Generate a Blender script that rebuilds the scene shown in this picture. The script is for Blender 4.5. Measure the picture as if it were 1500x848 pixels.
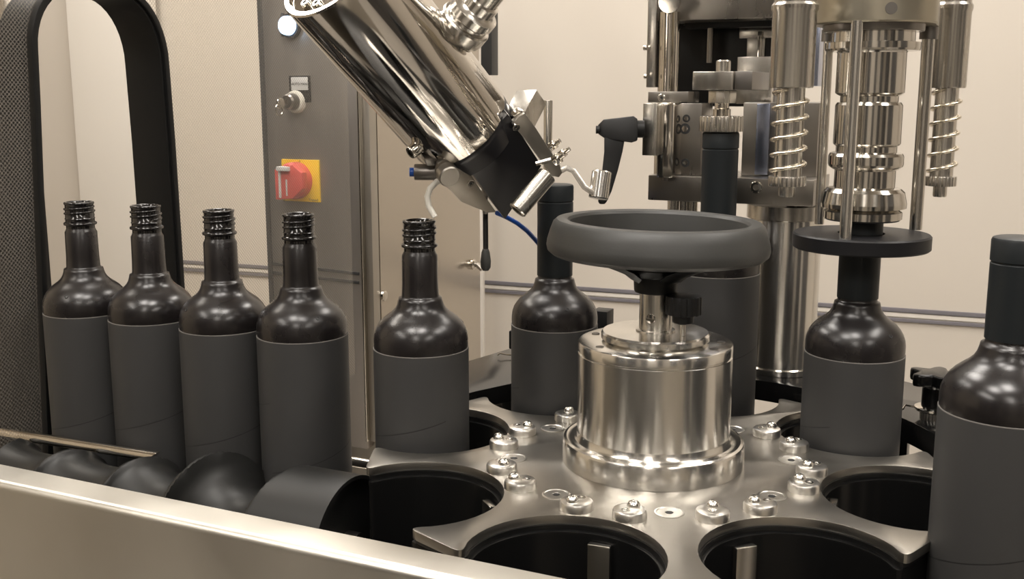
import bpy, bmesh, math, random
from mathutils import Vector, Matrix
for o in list(bpy.data.objects): bpy.data.objects.remove(o)
S = bpy.context.scene
COL = S.collection
K = 0.01                       # all numbers below are centimetres
V = Vector
# ------------------------------------------------------------------ camera
CAM = V((0.0, -76.829, 26.846)); FOC = 1559.7; YAW = -0.1370; PITCH = 0.1810
cr_ = V((math.cos(YAW), -math.sin(YAW), 0))
cf_ = V((math.sin(YAW)*math.cos(PITCH), math.cos(YAW)*math.cos(PITCH), -math.sin(PITCH)))
cu_ = cr_.cross(cf_)
cd = bpy.data.cameras.new('camera'); cam = bpy.data.objects.new('camera', cd); COL.objects.link(cam)
cam.matrix_world = Matrix((( cr_.x, cu_.x, -cf_.x, CAM.x*K), (cr_.y, cu_.y, -cf_.y, CAM.y*K), (cr_.z, cu_.z, -cf_.z, CAM.z*K), (0,0,0,1)))
cd.sensor_width = 36; cd.lens = 36*FOC/1500; cd.clip_start = 0.02; cd.clip_end = 50
cd.dof.use_dof = False
S.camera = cam
# ------------------------------------------------------------------ world, exposure, lamps
W = bpy.data.worlds.new('world'); S.world = W; W.use_nodes = True
W.node_tree.nodes['Background'].inputs[0].default_value = (0.78, 0.75, 0.70, 1)
W.node_tree.nodes['Background'].inputs[1].default_value = 0.35
S.view_settings.view_transform = 'Standard'; S.view_settings.look = 'None'
S.view_settings.exposure = 0.24; S.view_settings.gamma = 1
LAMPS = [(-52, -70, 30, 44, 7, 'nearest ceiling lamp panel, left of the pair above the feed screw'), (2, -66, 30, 44, 7, 'nearest ceiling lamp panel, right of the pair above the carousel'),
         (100, -10, 30, 100, 8, 'long ceiling lamp panel above the right side of the machine'), (-60, 75, 30, 90, 11, 'ceiling lamp panel over the control cabinet near the back wall'), (60, 90, 30, 60, 5, 'small ceiling lamp panel over the carriage near the back wall'),
         (-20, -230, 24, 120, 6, 'long ceiling lamp panel by the front wall, middle one'), (110, -190, 24, 120, 6, 'long ceiling lamp panel by the front wall, right one'), (-150, -130, 30, 120, 6, 'long ceiling lamp panel beside the left wall'), (-150, 80, 30, 90, 10, 'added ceiling lamp panel brightening the back left corner')]  # last panel is added to brighten the white board behind the arch
CEIL = 150
for i, (x, y, w, l, p, lab) in enumerate(LAMPS):
    ld = bpy.data.lights.new('ceiling_lamp_light', 'AREA'); ld.shape = 'RECTANGLE'
    ld.size = w*K; ld.size_y = l*K; ld.energy = p; ld.color = (1.0, 0.955, 0.91)
    lo = bpy.data.objects.new('ceiling_lamp_light', ld); COL.objects.link(lo); lo.location = (x*K, y*K, (CEIL-6)*K)
# ------------------------------------------------------------------ placing helpers
def at(u, v, d): return CAM + d*(cf_ + (u-750)/FOC*cr_ - (v-424)/FOC*cu_)
def onz(u, v, z):
    r = cf_ + (u-750)/FOC*cr_ - (v-424)/FOC*cu_
    return CAM + r*((z-CAM.z)/r.z)
def onpl(u, v, P0, N):
    r = cf_ + (u-750)/FOC*cr_ - (v-424)/FOC*cu_
    return CAM + r*((V(P0)-CAM).dot(N)/r.dot(N))
def depth(p): return (V(p)-CAM).dot(cf_)
def zat(x, y, v):
    lo, hi = -80.0, 80.0
    for _ in range(50):
        mm = (lo+hi)/2; d = V((x, y, mm))-CAM
        if 424-FOC*d.dot(cu_)/d.dot(cf_) > v: lo = mm
        else: hi = mm
    return lo
MX = V((.957, -.290, 0)).normalized(); MN = V((-MX.y, MX.x, 0)); UP = V((0, 0, 1))
def mn(m, n, z): return MX*m + MN*n + UP*z
def frame(o, z=UP, x=None):
    z = V(z).normalized()
    if x is None: x = V((1, 0, 0)) if abs(z.x) < .9 else V((0, 1, 0))
    x = V(x); x = (x - z*x.dot(z)).normalized(); y = z.cross(x)
    return Matrix(((x.x, y.x, z.x, o[0]), (x.y, y.y, z.y, o[1]), (x.z, y.z, z.z, o[2]), (0, 0, 0, 1)))
FM = lambda o: frame(o, UP, MX)        # frame along the machine axes
# ------------------------------------------------------------------ materials
MATS = {}
def mat(name, col, rough=.5, metal=0.0, spec=.5, bump=None, vary=None, coat=0, emit=None, aniso=0):
    m = bpy.data.materials.new(name); m.use_nodes = True; nt = m.node_tree; N = nt.nodes; L = nt.links
    b = N['Principled BSDF']; b.inputs['Base Color'].default_value = (*col, 1)
    b.inputs['Roughness'].default_value = rough; b.inputs['Metallic'].default_value = metal
    b.inputs['Specular IOR Level'].default_value = spec; b.inputs['Coat Weight'].default_value = coat
    b.inputs['Coat Roughness'].default_value = .12
    if aniso:
        b.inputs['Anisotropic'].default_value = aniso; b.inputs['Anisotropic Rotation'].default_value = .25
        tg = N.new('ShaderNodeTangent'); tg.direction_type = 'RADIAL'; tg.axis = 'Z'; L.new(tg.outputs[0], b.inputs['Tangent'])
    if emit: b.inputs['Emission Color'].default_value = (*emit[0], 1); b.inputs['Emission Strength'].default_value = emit[1]
    tc = N.new('ShaderNodeTexCoord')
    def noise(scale, stretch, det=4):
        mp = N.new('ShaderNodeMapping'); mp.inputs['Scale'].default_value = stretch; L.new(tc.outputs['Object'], mp.inputs[0])
        n = N.new('ShaderNodeTexNoise'); n.inputs['Scale'].default_value = scale; n.inputs['Detail'].default_value = det
        L.new(mp.outputs[0], n.inputs['Vector']); return n.outputs['Fac']
    if bump:
        sc, st, strength = bump; f = noise(sc, st)
        bp = N.new('ShaderNodeBump'); bp.inputs['Strength'].default_value = strength; bp.inputs['Distance'].default_value = .0004
        L.new(f, bp.inputs['Height']); L.new(bp.outputs[0], b.inputs['Normal'])
    if vary:
        sc, st, amt, ramt = vary; f = noise(sc, st, 6)
        mr = N.new('ShaderNodeMapRange'); mr.inputs[1].default_value = .3; mr.inputs[2].default_value = .7
        mr.inputs[3].default_value = 1-amt; mr.inputs[4].default_value = 1+amt; L.new(f, mr.inputs[0])
        vm = N.new('ShaderNodeVectorMath'); vm.operation = 'SCALE'; vm.inputs[0].default_value = col
        L.new(mr.outputs[0], vm.inputs['Scale']); L.new(vm.outputs[0], b.inputs['Base Color'])
        if ramt:
            m2 = N.new('ShaderNodeMapRange'); m2.inputs[1].default_value = .3; m2.inputs[2].default_value = .7
            m2.inputs[3].default_value = rough-ramt; m2.inputs[4].default_value = rough+ramt
            L.new(f, m2.inputs[0]); L.new(m2.outputs[0], b.inputs['Roughness'])
    MATS[name] = m; return m
STC = (.59, .565, .52)
mat('steel', STC, .24, 1, vary=(60, (1, 1, .05), .07, .05))
mat('steel_turned', (.72, .70, .66), .20, 1, aniso=.8)
mat('screw_satin', (.78, .76, .72), .30, 1)
mat('bolt_steel', (.78, .76, .72), .20, 1)
mat('steel_polished', (.62, .585, .53), .10, 1, vary=(30, (1, 1, .3), .06, .03))
mat('steel_mirror', (.55, .52, .475), .075, 1)
mat('steel_plate', (.41, .39, .355), .34, 1, vary=(25, (1, 1, 1), .07, .05), bump=(700, (1, .05, 1), .10))
mat('steel_cover', (.60, .575, .52), .37, 1, vary=(18, (1, 1, 1), .04, .04))
mat('steel_dull', (.40, .375, .335), .42, 1, vary=(40, (1, 1, .2), .08, .05))
mat('steel_dark', (.22, .205, .19), .35, 1, vary=(40, (1, 1, .2), .08, .05))
mat('steel_cabinet', (.38, .35, .32), .36, .8, vary=(12, (1, 1, .3), .10, .05), bump=(260, (1, 1, 1), .12))
mat('cabinet_side', (.50, .455, .395), .20, .9)
mat('steel_spindle', (.56, .535, .49), .15, 1, aniso=.6)
mat('steel_mid', (.30, .28, .255), .30, 1, vary=(40, (1, 1, .2), .08, .05))
mat('steel_wing', (.30, .275, .24), .35, 1)
mat('steel_blue_reflection', (.40, .44, .56), .26, 1)  # steel with a bluish reflection put into its colour
mat('bronze_ring', (.40, .365, .29), .35, 1, vary=(20, (1, 1, 1), .06, .04))
mat('bottle_black', (.0110, .0092, .0092), .28, 0, .5, vary=(20, (1, 1, 1), .15, .05), bump=(60, (1, 1, 1), .05))
mat('bottle_gloss', (.009, .008, .008), .12, 0, .6)
mat('cap_black', (.009, .0115, .013), .45, 0, .3)
mat('rubber', (.031, .031, .029), .46, 0, .5, vary=(8, (1, 1, 1), .12, .04), bump=(500, (1, 1, 1), .12))
mat('black_gloss', (.004, .004, .004), .22, 0, .2)
mat('black_plate', (.007, .007, .007), .16, 0, .45, vary=(8, (1, 1, 1), .15, .03))
mat('black_deep', (.006, .006, .006), .30, 0, .4)
mat('black_matte', (.008, .008, .008), .45, 0, .3)
mat('gasket', (.006, .006, .006), .5, 0, .22)
mat('auger_black', (.010, .010, .0095), .45, 0, .4, bump=(400, (1, 1, 1), .1))
mat('nozzle_black', (.007, .007, .009), .28, 0, .5)
mat('disc_black', (.008, .008, .009), .45, 0, .25)
mat('wall_beige', (.575, .525, .46), .33, 0, .5, vary=(1.2, (1, 1, 1), .03, .03))
mat('wall_white', (.70, .66, .60), .35, 0, .5)
mat('wall_tan', (.46, .40, .315), .45, 0, .4)
mat('trim_grey', (.20, .19, .21), .4, .3)
mat('frame_dark', (.05, .05, .05), .4, .4)
mat('floor_grey', (.42, .39, .35), .5)
mat('ceiling_white', (.62, .58, .52), .7)
mat('white_plastic', (.62, .60, .54), .35)
mat('label_white', (.55, .55, .55), .5)
mat('ink', (.02, .02, .02), .6)
mat('yellow', (.78, .50, .02), .4)
mat('red', (.55, .085, .07), .35)
mat('blue', (.012, .075, .36), .3)
mat('spring_steel', (.72, .66, .55), .25, 1)
mat('sleeve_edge', (.13, .12, .11), .7)
mat('lamp_on', (1, 1, 1), .5, emit=((.33, .60, 1.0), 5))
mat('ceiling_lamp', (1, 1, 1), .5, emit=((1.0, .93, .84), 9))
mat('wood_grey', (.055, .052, .05), .5)
# paper sleeve with a wound spiral seam
def sleeve_mat():
    m = mat('paper_sleeve', (.039, .0385, .0380), .55, 0, .35, bump=(500, (1, 1, 1), .10)); nt = m.node_tree; N = nt.nodes; L = nt.links
    b = N['Principled BSDF']; tc = N.new('ShaderNodeTexCoord'); sx = N.new('ShaderNodeSeparateXYZ'); L.new(tc.outputs['Object'], sx.inputs[0])
    def M(op, *ab):
        n = N.new('ShaderNodeMath'); n.operation = op
        for i, q in enumerate(ab):
            if isinstance(q, (int, float)): n.inputs[i].default_value = q
            else: L.new(q, n.inputs[i])
        return n.outputs[0]
    ang = M('DIVIDE', M('ARCTAN2', sx.outputs[1], sx.outputs[0]), 2*math.pi)
    w_ = M('SUBTRACT', M('DIVIDE', sx.outputs[2], .060), ang); t = M('FRACT', w_)
    dark_line = M('MULTIPLY', M('LESS_THAN', t, .014), M('COMPARE', M('FLOOR', w_), 2.0, .1)); 
    mp = N.new('ShaderNodeMapping'); mp.inputs['Scale'].default_value = (1, 1, .6); L.new(tc.outputs['Object'], mp.inputs[0])
    nz = N.new('ShaderNodeTexNoise'); nz.inputs['Scale'].default_value = 22; nz.inputs['Detail'].default_value = 6; L.new(mp.outputs[0], nz.inputs['Vector'])
    k = M('ADD', .82, M('MULTIPLY', nz.outputs['Fac'], .36)); k = M('MULTIPLY', k, M('SUBTRACT', 1, M('MULTIPLY', dark_line, .6)))
    vm = N.new('ShaderNodeVectorMath'); vm.operation = 'SCALE'; vm.inputs[0].default_value = (.039, .0385, .0380); L.new(k, vm.inputs['Scale'])
    L.new(vm.outputs[0], b.inputs['Base Color'])
    bp = N.new('ShaderNodeBump'); bp.inputs['Distance'].default_value = .0006; bp.inputs['Strength'].default_value = .5
    L.new(M('SUBTRACT', M('MULTIPLY', nz.outputs['Fac'], .3), dark_line), bp.inputs['Height']); L.new(bp.outputs[0], b.inputs['Normal'])
sleeve_mat()
# perforated clear sheet: tinted film with a staggered grid of holes
def perf_mat():
    m = bpy.data.materials.new('perforated_sheet'); m.use_nodes = True; MATS['perforated_sheet'] = m
    nt = m.node_tree; N = nt.nodes; L = nt.links; N.remove(N['Principled BSDF']); out = N['Material Output']
    tc = N.new('ShaderNodeTexCoord'); sx = N.new('ShaderNodeSeparateXYZ'); L.new(tc.outputs['UV'], sx.inputs[0])
    def M(op, *q):
        n = N.new('ShaderNodeMath'); n.operation = op
        for i, a in enumerate(q):
            if isinstance(a, (int, float)): n.inputs[i].default_value = a
            else: L.new(a, n.inputs[i])
        return n.outputs[0]
    def dots(off):
        a = M('SUBTRACT', M('FRACT', M('ADD', M('DIVIDE', sx.outputs[0], .42), off)), .5)
        b = M('SUBTRACT', M('FRACT', M('ADD', M('DIVIDE', sx.outputs[1], .42), off)), .5)
        return M('LESS_THAN', M('ADD', M('MULTIPLY', a, a), M('MULTIPLY', b, b)), .072)
    hole = M('MAXIMUM', dots(0.0), dots(0.5))
    tr = N.new('ShaderNodeBsdfTransparent'); tr.inputs[0].default_value = (.96, .925, .87, 1)
    th = N.new('ShaderNodeBsdfTransparent'); th.inputs[0].default_value = (1, .99, .96, 1)
    pb = N.new('ShaderNodeBsdfPrincipled'); pb.inputs['Base Color'].default_value = (.46, .42, .37, 1); pb.inputs['Roughness'].default_value = .4; pb.inputs['Metallic'].default_value = 0
    m1 = N.new('ShaderNodeMixShader'); m1.inputs[0].default_value = .27; L.new(tr.outputs[0], m1.inputs[1]); L.new(pb.outputs[0], m1.inputs[2])
    m2 = N.new('ShaderNodeMixShader'); L.new(hole, m2.inputs[0]); L.new(m1.outputs[0], m2.inputs[1]); L.new(th.outputs[0], m2.inputs[2])
    L.new(m2.outputs[0], out.inputs[0])
perf_mat()
# ------------------------------------------------------------------ mesh builder
class MB:
    def __init__(s): s.bm = bmesh.new()
    def lathe(s, prof, M=None, seg=48, a0=0, a1=2*math.pi):
        M = M or Matrix.Identity(4); bm = s.bm; full = abs(a1-a0-2*math.pi) < 1e-6
        n = seg if full else seg+1; rows = []
        for r, z in prof:
            if r <= 1e-6: rows.append([bm.verts.new(M @ V((0, 0, z)))])
            else: rows.append([bm.verts.new(M @ V((r*math.cos(a0+(a1-a0)*i/seg), r*math.sin(a0+(a1-a0)*i/seg), z))) for i in range(n)])
        for A, B in zip(rows, rows[1:]):
            for i in range(seg):
                j = (i+1) % n
                if len(A) == 1 and len(B) == 1: continue
                if len(A) == 1: f = (A[0], B[j], B[i])
                elif len(B) == 1: f = (A[i], A[j], B[0])
                else: f = (A[i], A[j], B[j], B[i])
                try: bm.faces.new(f)
                except ValueError: pass
        return s
    def box(s, size, M):
        x, y, z = [a/2 for a in size]
        v = [s.bm.verts.new(M @ V(p)) for p in ((-x,-y,-z),(x,-y,-z),(x,y,-z),(-x,y,-z),(-x,-y,z),(x,-y,z),(x,y,z),(-x,y,z))]
        for f in ((3,2,1,0),(4,5,6,7),(0,1,5,4),(1,2,6,5),(2,3,7,6),(3,0,4,7)): s.bm.faces.new([v[i] for i in f])
        return s
    def prism(s, poly, z0, z1, M=None):
        M = M or Matrix.Identity(4)
        a = [s.bm.verts.new(M @ V((x, y, z0))) for x, y in poly]; b = [s.bm.verts.new(M @ V((x, y, z1))) for x, y in poly]
        s.bm.faces.new(a[::-1]); s.bm.faces.new(b); n = len(a)
        for i in range(n): j = (i+1) % n; s.bm.faces.new((a[i], a[j], b[j], b[i]))
        return s
    def tube(s, pts, r, seg=12, flat=1.0, cap=True):
        pts = [V(p) for p in pts]; n = len(pts); rs = r if isinstance(r, (list, tuple)) else [r]*n
        rings = []; nx = None
        for i, p in enumerate(pts):
            t = (pts[min(i+1, n-1)] - pts[max(i-1, 0)]).normalized()
            if nx is None: nx = V((0, 0, 1)) if abs(t.z) < .9 else V((1, 0, 0))
            nx = (nx - t*nx.dot(t)).normalized(); ny = t.cross(nx)
            rings.append([s.bm.verts.new(p + nx*rs[i]*math.cos(2*math.pi*k/seg) + ny*rs[i]*flat*math.sin(2*math.pi*k/seg)) for k in range(seg)])
        for A, B in zip(rings, rings[1:]):
            for k in range(seg): j = (k+1) % seg; s.bm.faces.new((A[k], A[j], B[j], B[k]))
        if cap: s.bm.faces.new(rings[0][::-1]); s.bm.faces.new(rings[-1])
        return s
    def hull(s, pts):
        vs = [s.bm.verts.new(p) for p in pts]
        r = bmesh.ops.convex_hull(s.bm, input=vs)
        bad = [e for e in r['geom_interior'] if isinstance(e, bmesh.types.BMVert)]
        if bad: bmesh.ops.delete(s.bm, geom=bad, context='VERTS')
        bmesh.ops.dissolve_limit(s.bm, angle_limit=math.radians(2.5), verts=s.bm.verts[:], edges=s.bm.edges[:])
        return s
    def build(s, name, m, parent=None, bevel=0, ang=32, org=None, bseg=2, uv=None):
        bm = s.bm
        bmesh.ops.recalc_face_normals(bm, faces=bm.faces[:])
        if bevel:
            es = [e for e in bm.edges if len(e.link_faces) == 2 and e.calc_face_angle(0) > math.radians(50)]
            bmesh.ops.bevel(bm, geom=es, offset=bevel, segments=bseg, profile=.6, affect='EDGES', clamp_overlap=True)
        o = V(org) if org is not None else (V(parent['_o']) if parent is not None and '_o' in parent else V((0, 0, 0)))
        if uv:
            ul = bm.loops.layers.uv.new('UVMap'); O, A, B = uv
            for f in bm.faces:
                for l in f.loops: q = l.vert.co-O; l[ul].uv = (q.dot(A), q.dot(B))
        for v in bm.verts: v.co = (v.co-o)*K
        for f in bm.faces: f.smooth = True
        for e in bm.edges:
            if len(e.link_faces) == 2 and e.calc_face_angle(0) > math.radians(ang): e.smooth = False
        me = bpy.data.meshes.new(name); bm.to_mesh(me); bm.free()
        me.materials.append(MATS[m])
        ob = bpy.data.objects.new(name, me); COL.objects.link(ob)
        if parent is not None: ob.parent = parent; ob['_o'] = tuple(o)
        else: ob.location = o*K
        return ob
ROOTS = []
def thing(name, label, cat, loc=(0, 0, 0), group=None):
    o = bpy.data.objects.new(name, None); COL.objects.link(o); o.empty_display_size = .02
    o.location = V(loc)*K; o['_o'] = tuple(loc); o['label'] = label; o['category'] = cat
    if group: o['group'] = group
    ROOTS.append(o); return o
def tag(o, label, cat, group=None):
    o['label'] = label; o['category'] = cat
    if group: o['group'] = group
    return o
def struct(o): o['kind'] = 'structure'; return o
def cyl(r, p0, p1, seg=32, mb=None, hole=0):
    mb = mb or MB(); p0 = V(p0); p1 = V(p1); h = (p1-p0).length
    pr = [(0, 0), (r, 0), (r, h), (0, h)] if not hole else [(0, 0), (r, 0), (r, h), (hole, h), (hole, h-hole*.8), (0, h-hole*.8)]
    return mb.lathe(pr, frame(p0, p1-p0), seg)
def hexa(r, p0, p1, mb=None):
    mb = mb or MB(); p0 = V(p0); p1 = V(p1); h = (p1-p0).length
    return mb.prism([(r*math.cos(i*math.pi/3), r*math.sin(i*math.pi/3)) for i in range(6)], 0, h, frame(p0, p1-p0))
def text_mesh(body, size, M, name, m, parent, depth_=.01):
    cu = bpy.data.curves.new(name, 'FONT'); cu.body = body; cu.size = size; cu.align_x = 'CENTER'; cu.align_y = 'CENTER'; cu.extrude = depth_
    to = bpy.data.objects.new(name, cu); COL.objects.link(to)
    dg = bpy.context.evaluated_depsgraph_get(); me = bpy.data.meshes.new_from_object(to.evaluated_get(dg)); bpy.data.objects.remove(to)
    mb = MB(); mb.bm.from_mesh(me); mb.bm.transform(M); bpy.data.meshes.remove(me)
    return mb.build(name, m, parent)
def allen(p, d, r, h, name, parent, m='steel_polished'):
    """socket head cap screw: head at p pointing along d, with a hex socket"""
    d = V(d).normalized(); o = MB().lathe([(0, 0), (r, 0), (r, h*.85), (r*.88, h), (r*.5, h), (r*.5, h*.45), (0, h*.45)], frame(p, d), 24).build(name, m, parent)
    hexa(r*.46, V(p)+d*h*.46, V(p)+d*h*.5).build('socket', 'ink', o); return o
def pbox(u0, v0, u1, v1, d, th, m, name, parent, bevel=.06, P=None):
    """block along the machine axes whose near face covers these sightlines at depth d"""
    c = at((u0+u1)/2, (v0+v1)/2, d) if P is None else P
    N = MN; q0 = onpl(u0, (v0+v1)/2, c, N); q1 = onpl(u1, (v0+v1)/2, c, N); t = onpl((u0+u1)/2, v0, c, N); b = onpl((u0+u1)/2, v1, c, N)
    w = (q1-q0).dot(MX); h = t.z-b.z; cc = (q0+q1)/2;  cc.z = (t.z+b.z)/2
    return MB().box((w, th, h), FM(cc+MN*th/2)).build(name, m, parent, bevel=bevel)
def uv_d(u, v, d): return at(u, v, d)
# ================================================================== SETTING
WX = V((.974, -.228, 0)).normalized(); WN = V((-WX.y, WX.x, 0))
WP = at(900, 300, 235)
def wall_pt(u, v): return onpl(u, v, WP, WN)
FLOOR = -105
wa = V((WP.x, WP.y, 0)) - WX*((WP.x+234)/WX.x); wb = V((WP.x, WP.y, 0)) + WX*((242-WP.x)/WX.x)
def wallbox(name, a, b, z0, z1, th, m, side):
    a = V(a); b = V(b); x = (b-a).normalized(); y = UP.cross(x)*side; c = (a+b)/2+y*th/2; c.z = (z0+z1)/2
    return struct(MB().box(((b-a).length, th, z1-z0), frame(c, UP, x)).build(name, m))
wallbox('wall_back', wa, wb, FLOOR, CEIL, 4, 'wall_beige', 1)
wallbox('wall_left', V((-230, -330, 0)), V((-230, wa.y+4, 0)), FLOOR, CEIL, 4, 'wall_tan', 1)
wallbox('wall_right', V((240, -330, 0)), V((240, wb.y+6, 0)), FLOOR, CEIL, 4, 'wall_beige', -1)
wallbox('wall_front', V((-234, -330, 0)), V((244, -330, 0)), FLOOR, CEIL, 4, 'wall_beige', -1)
struct(MB().box((520, 620, 4), Matrix.Translation((0, -25, FLOOR-2))).build('floor', 'floor_grey'))
struct(MB().box((520, 620, 4), Matrix.Translation((0, -25, CEIL+2))).build('ceiling', 'ceiling_white'))
WP2 = WP - WN*.05
def wstrip(u0, v0, u1, v1, h, name, m, proud=.5, d=None):
    P = WP if d is None else d
    a = onpl(u0, v0, P, WN); b = onpl(u1, v1, P, WN); x = (b-a); L_ = x.length; x.normalize()
    c = (a+b)/2-WN*proud/2
    return struct(MB().box((L_, proud, h), frame(c, WN.cross(x)*-1 if False else UP, x)).build(name, m, bevel=.08))
wstrip(200, 378, 1640, 476, .85, 'trim_1', 'trim_grey')
wstrip(200, 390, 1640, 490, .70, 'trim_2', 'trim_grey')
wstrip(200, 384, 1640, 483, .9, 'trim_3', 'wall_white', .25)
# white board on the wall seen through the arch
struct(MB().box((26, 3, CEIL-FLOOR-2), frame(V((*(wall_pt(186, 200)-WN*3).xy, (CEIL+FLOOR)/2)), UP, WX)).build('trim_4', 'wall_white', bevel=.3))
for i, (x, y, w, l, p, lab) in enumerate(LAMPS):
    t = thing('ceiling_lamp', lab, 'lamp', (x, y, CEIL-5), 'ceiling lamp panels')
    MB().box((w+4, l+4, 4), Matrix.Translation((x, y, CEIL-2))).build('housing', 'ceiling_white', t)
    MB().box((w, l, 1), Matrix.Translation((x, y, CEIL-4.5))).build('diffuser', 'ceiling_lamp', t)
# unseen dark cabinets, added to put dark stripes in the steel reflections
for i, (x, y, w, d, h, lab) in enumerate(((-185, -290, 60, 50, 225, 'unseen tall dark cabinet added for reflections, front wall nearest the left wall'), (-75, -300, 42, 40, 215, 'unseen slim dark cabinet added for reflections, front wall left of the middle'), (40, -300, 34, 40, 215, 'unseen slim dark cabinet added for reflections, middle of the front wall'), (150, -300, 40, 40, 215, 'unseen slim dark cabinet added for reflections, front wall toward the right'),
        (215, -200, 40, 55, 225, 'unseen tall dark cabinet added for reflections, right wall near the front corner'), (218, -70, 36, 70, 205, 'unseen wide dark cabinet added for reflections, right wall beside the machine'), (-205, -170, 40, 60, 225, 'unseen tall dark cabinet added for reflections, left wall'))):
    t = thing('reflection_cabinet', lab, 'cabinet', (x, y, FLOOR))
    MB().box((w, d, h), Matrix.Translation((x, y, FLOOR+h/2))).build('reflection_cabinet_carcass', 'wood_grey', t, bevel=.6)
    dx, dy = (0, 1) if y < -250 else ((-1, 0) if x > 0 else (1, 0)); fw = (w if dy else d)
    for sg in (-1, 1):
        MB().box((fw/2-1.2, 2, h-8) if dy else (2, fw/2-1.2, h-8), Matrix.Translation((x+dx*(w/2+1)+(sg*fw/4 if dy else 0), y+dy*(d/2+1)+(0 if dy else sg*fw/4), FLOOR+h/2))).build('reflection_cabinet_door', 'wood_grey', t, bevel=.3)
# ================================================================== MACHINE TABLE and guides
t = thing('machine_table', 'black machine table under the carousel and the bottle row', 'machine table', (0, 0, -13.2))
MB().lathe([(0, -16), (29, -16), (29, -13.35), (28.8, -13.2), (0, -13.2)], None, 72).build('round_deck', 'black_deep', t)
MB().box((56, 15, 4), FM(mn(-50, -6, -15.45))).build('infeed_deck', 'black_deep', t, bevel=.1)
MB().box((70, 20, 85), FM(mn(-36, -4, -60.6))).build('base', 'steel_dull', t, bevel=.3)
MB().lathe([(0, -104.8), (24, -104.8), (24, -16.1), (0, -16.1)], None, 48).build('column', 'steel_dull', t)
o = tag(MB().box((38, 8.6, .24), FM(mn(-48.6, -1.6, -13.32))).build('conveyor_belt', 'steel_dark', bevel=.05, org=mn(-46.5, -1.6, -13.4)), 'dark flat conveyor belt carrying the row of four open bottles', 'conveyor')
# ring guide behind the carousel
def arc(r, a0, a1, n): return [(r*math.sin(math.radians(a0+(a1-a0)*i/n)), -r*math.cos(math.radians(a0+(a1-a0)*i/n))) for i in range(n+1)]
gring = t = thing('guide_ring', 'thick black guide ring curving round behind the carousel', 'guide rail', (20, 14, -13.2))
MB().prism(arc(22.4, 92, 196, 40)+arc(31.5, 196, 92, 40), -.9, 1.0).build('ring_plate', 'black_plate', t, bevel=.08)
for a in (103, 128, 170):
    x, y = 26*math.sin(math.radians(a)), -26*math.cos(math.radians(a))
    MB().box((3.2, 3.2, 12.2), FM((x, y, -7.05))).build('post', 'black_deep', t, bevel=.08)
t = thing('infeed_guide', 'black guide plate on an arm behind the bottle under the filling head', 'guide rail', (-16, 26, -13.2))
pl = [onz(u, v, .5).xy[:] for u, v in ((655, 590), (700, 574), (752, 561), (800, 553), (800, 495), (748, 510), (655, 538))]
pl = [tuple(V(p_)*max(1, 21.75/V(p_).length)) for p_ in pl]
MB().prism(pl, -1.2, .5).build('guide_plate', 'black_plate', t, bevel=.08)
q = onz(742, 575, -.9)
MB().box((2.0, 2.0, 12.0), FM((q.x+.8, q.y+.5, -7.2))).build('post', 'black_deep', t, bevel=.05)
MB().prism([(onz(u, v, -2.4)).xy[:] for u, v in ((725, 590), (738, 600), (760, 600), (760, 582), (740, 580))], -3.2, -2.5).build('foot', 'black_plate', t, bevel=.05)
q = onz(742, 524, .5)
MB().tube([q+V((-.9, 0, .25)), q+V((-.7, .2, .4)), q+V((0, .1, .3)), q+V((1.6, 0, .3))], .07, 8).build('spring_clip', 'steel_polished', t)
# ================================================================== STAR WHEEL
PHI = math.degrees(.1154); RP, RC, RO = 6.09, 18.37, 21.35
def star_outline(rp, ro, rc=RC, cr=.95):
    """eight-pocket star: arcs of the pockets joined by short outer ends with rounded corners"""
    half = math.acos((rc*rc+ro*ro-rp*rp)/(2*rc*ro)); pts = []
    for i in range(8):
        a = math.radians(22.5+45*i+PHI); c = V((rc*math.sin(a), -rc*math.cos(a)))
        er = V((math.sin(a), -math.cos(a))); et = V((math.cos(a), math.sin(a)))
        P0 = V((ro*math.sin(a-half), -ro*math.cos(a-half)))
        b0 = math.atan2((P0-c).dot(et), (P0-c).dot(er)); n = 30; arcp = []
        for k in range(n+1):
            b = b0+(-2*b0-2*math.pi)*k/n if b0 > 0 else b0+(-(2*math.pi+2*b0))*k/n
            arcp.append(c+er*rp*math.cos(b)+et*rp*math.sin(b))
        pts.append(arcp)
    out = []
    for i in range(8):
        A = pts[i]; nxt = pts[(i+1) % 8][0]; prv = pts[i-1][-1]
        def corner(P, d1, d2, c):   # quadratic fillet at P
            a = P+d1*c; b = P+d2*c; return [a*(1-t_)**2+P*2*t_*(1-t_)+b*t_**2 for t_ in [j/5 for j in range(6)]]
        s0 = corner(A[0], (prv-A[0]).normalized(), (A[2]-A[0]).normalized(), cr)
        s1 = corner(A[-1], (A[-3]-A[-1]).normalized(), (nxt-A[-1]).normalized(), cr)
        out += s0+[p for p in A if (p-A[0]).length > cr*1.3 and (p-A[-1]).length > cr*1.3]+s1
    return [(p.x, p.y) for p in out]
star = thing('bottle_carousel', 'eight-pocket bottle carousel, star-shaped steel plate over a black body with bright bolts', 'carousel', (0, 0, -13.2))
MB().prism(star_outline(RP, RO), -.62, 0).build('top_plate', 'steel_plate', star, bevel=.05)
MB().prism(star_outline(RP-.12, RO-.2), -.95, -.62).build('spacer', 'black_deep', star)
MB().prism(star_outline(RP-.42, RO-.15), -12.6, -.95).build('black_body', 'black_gloss', star, bevel=.16)
rnd = random.Random(3)
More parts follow.
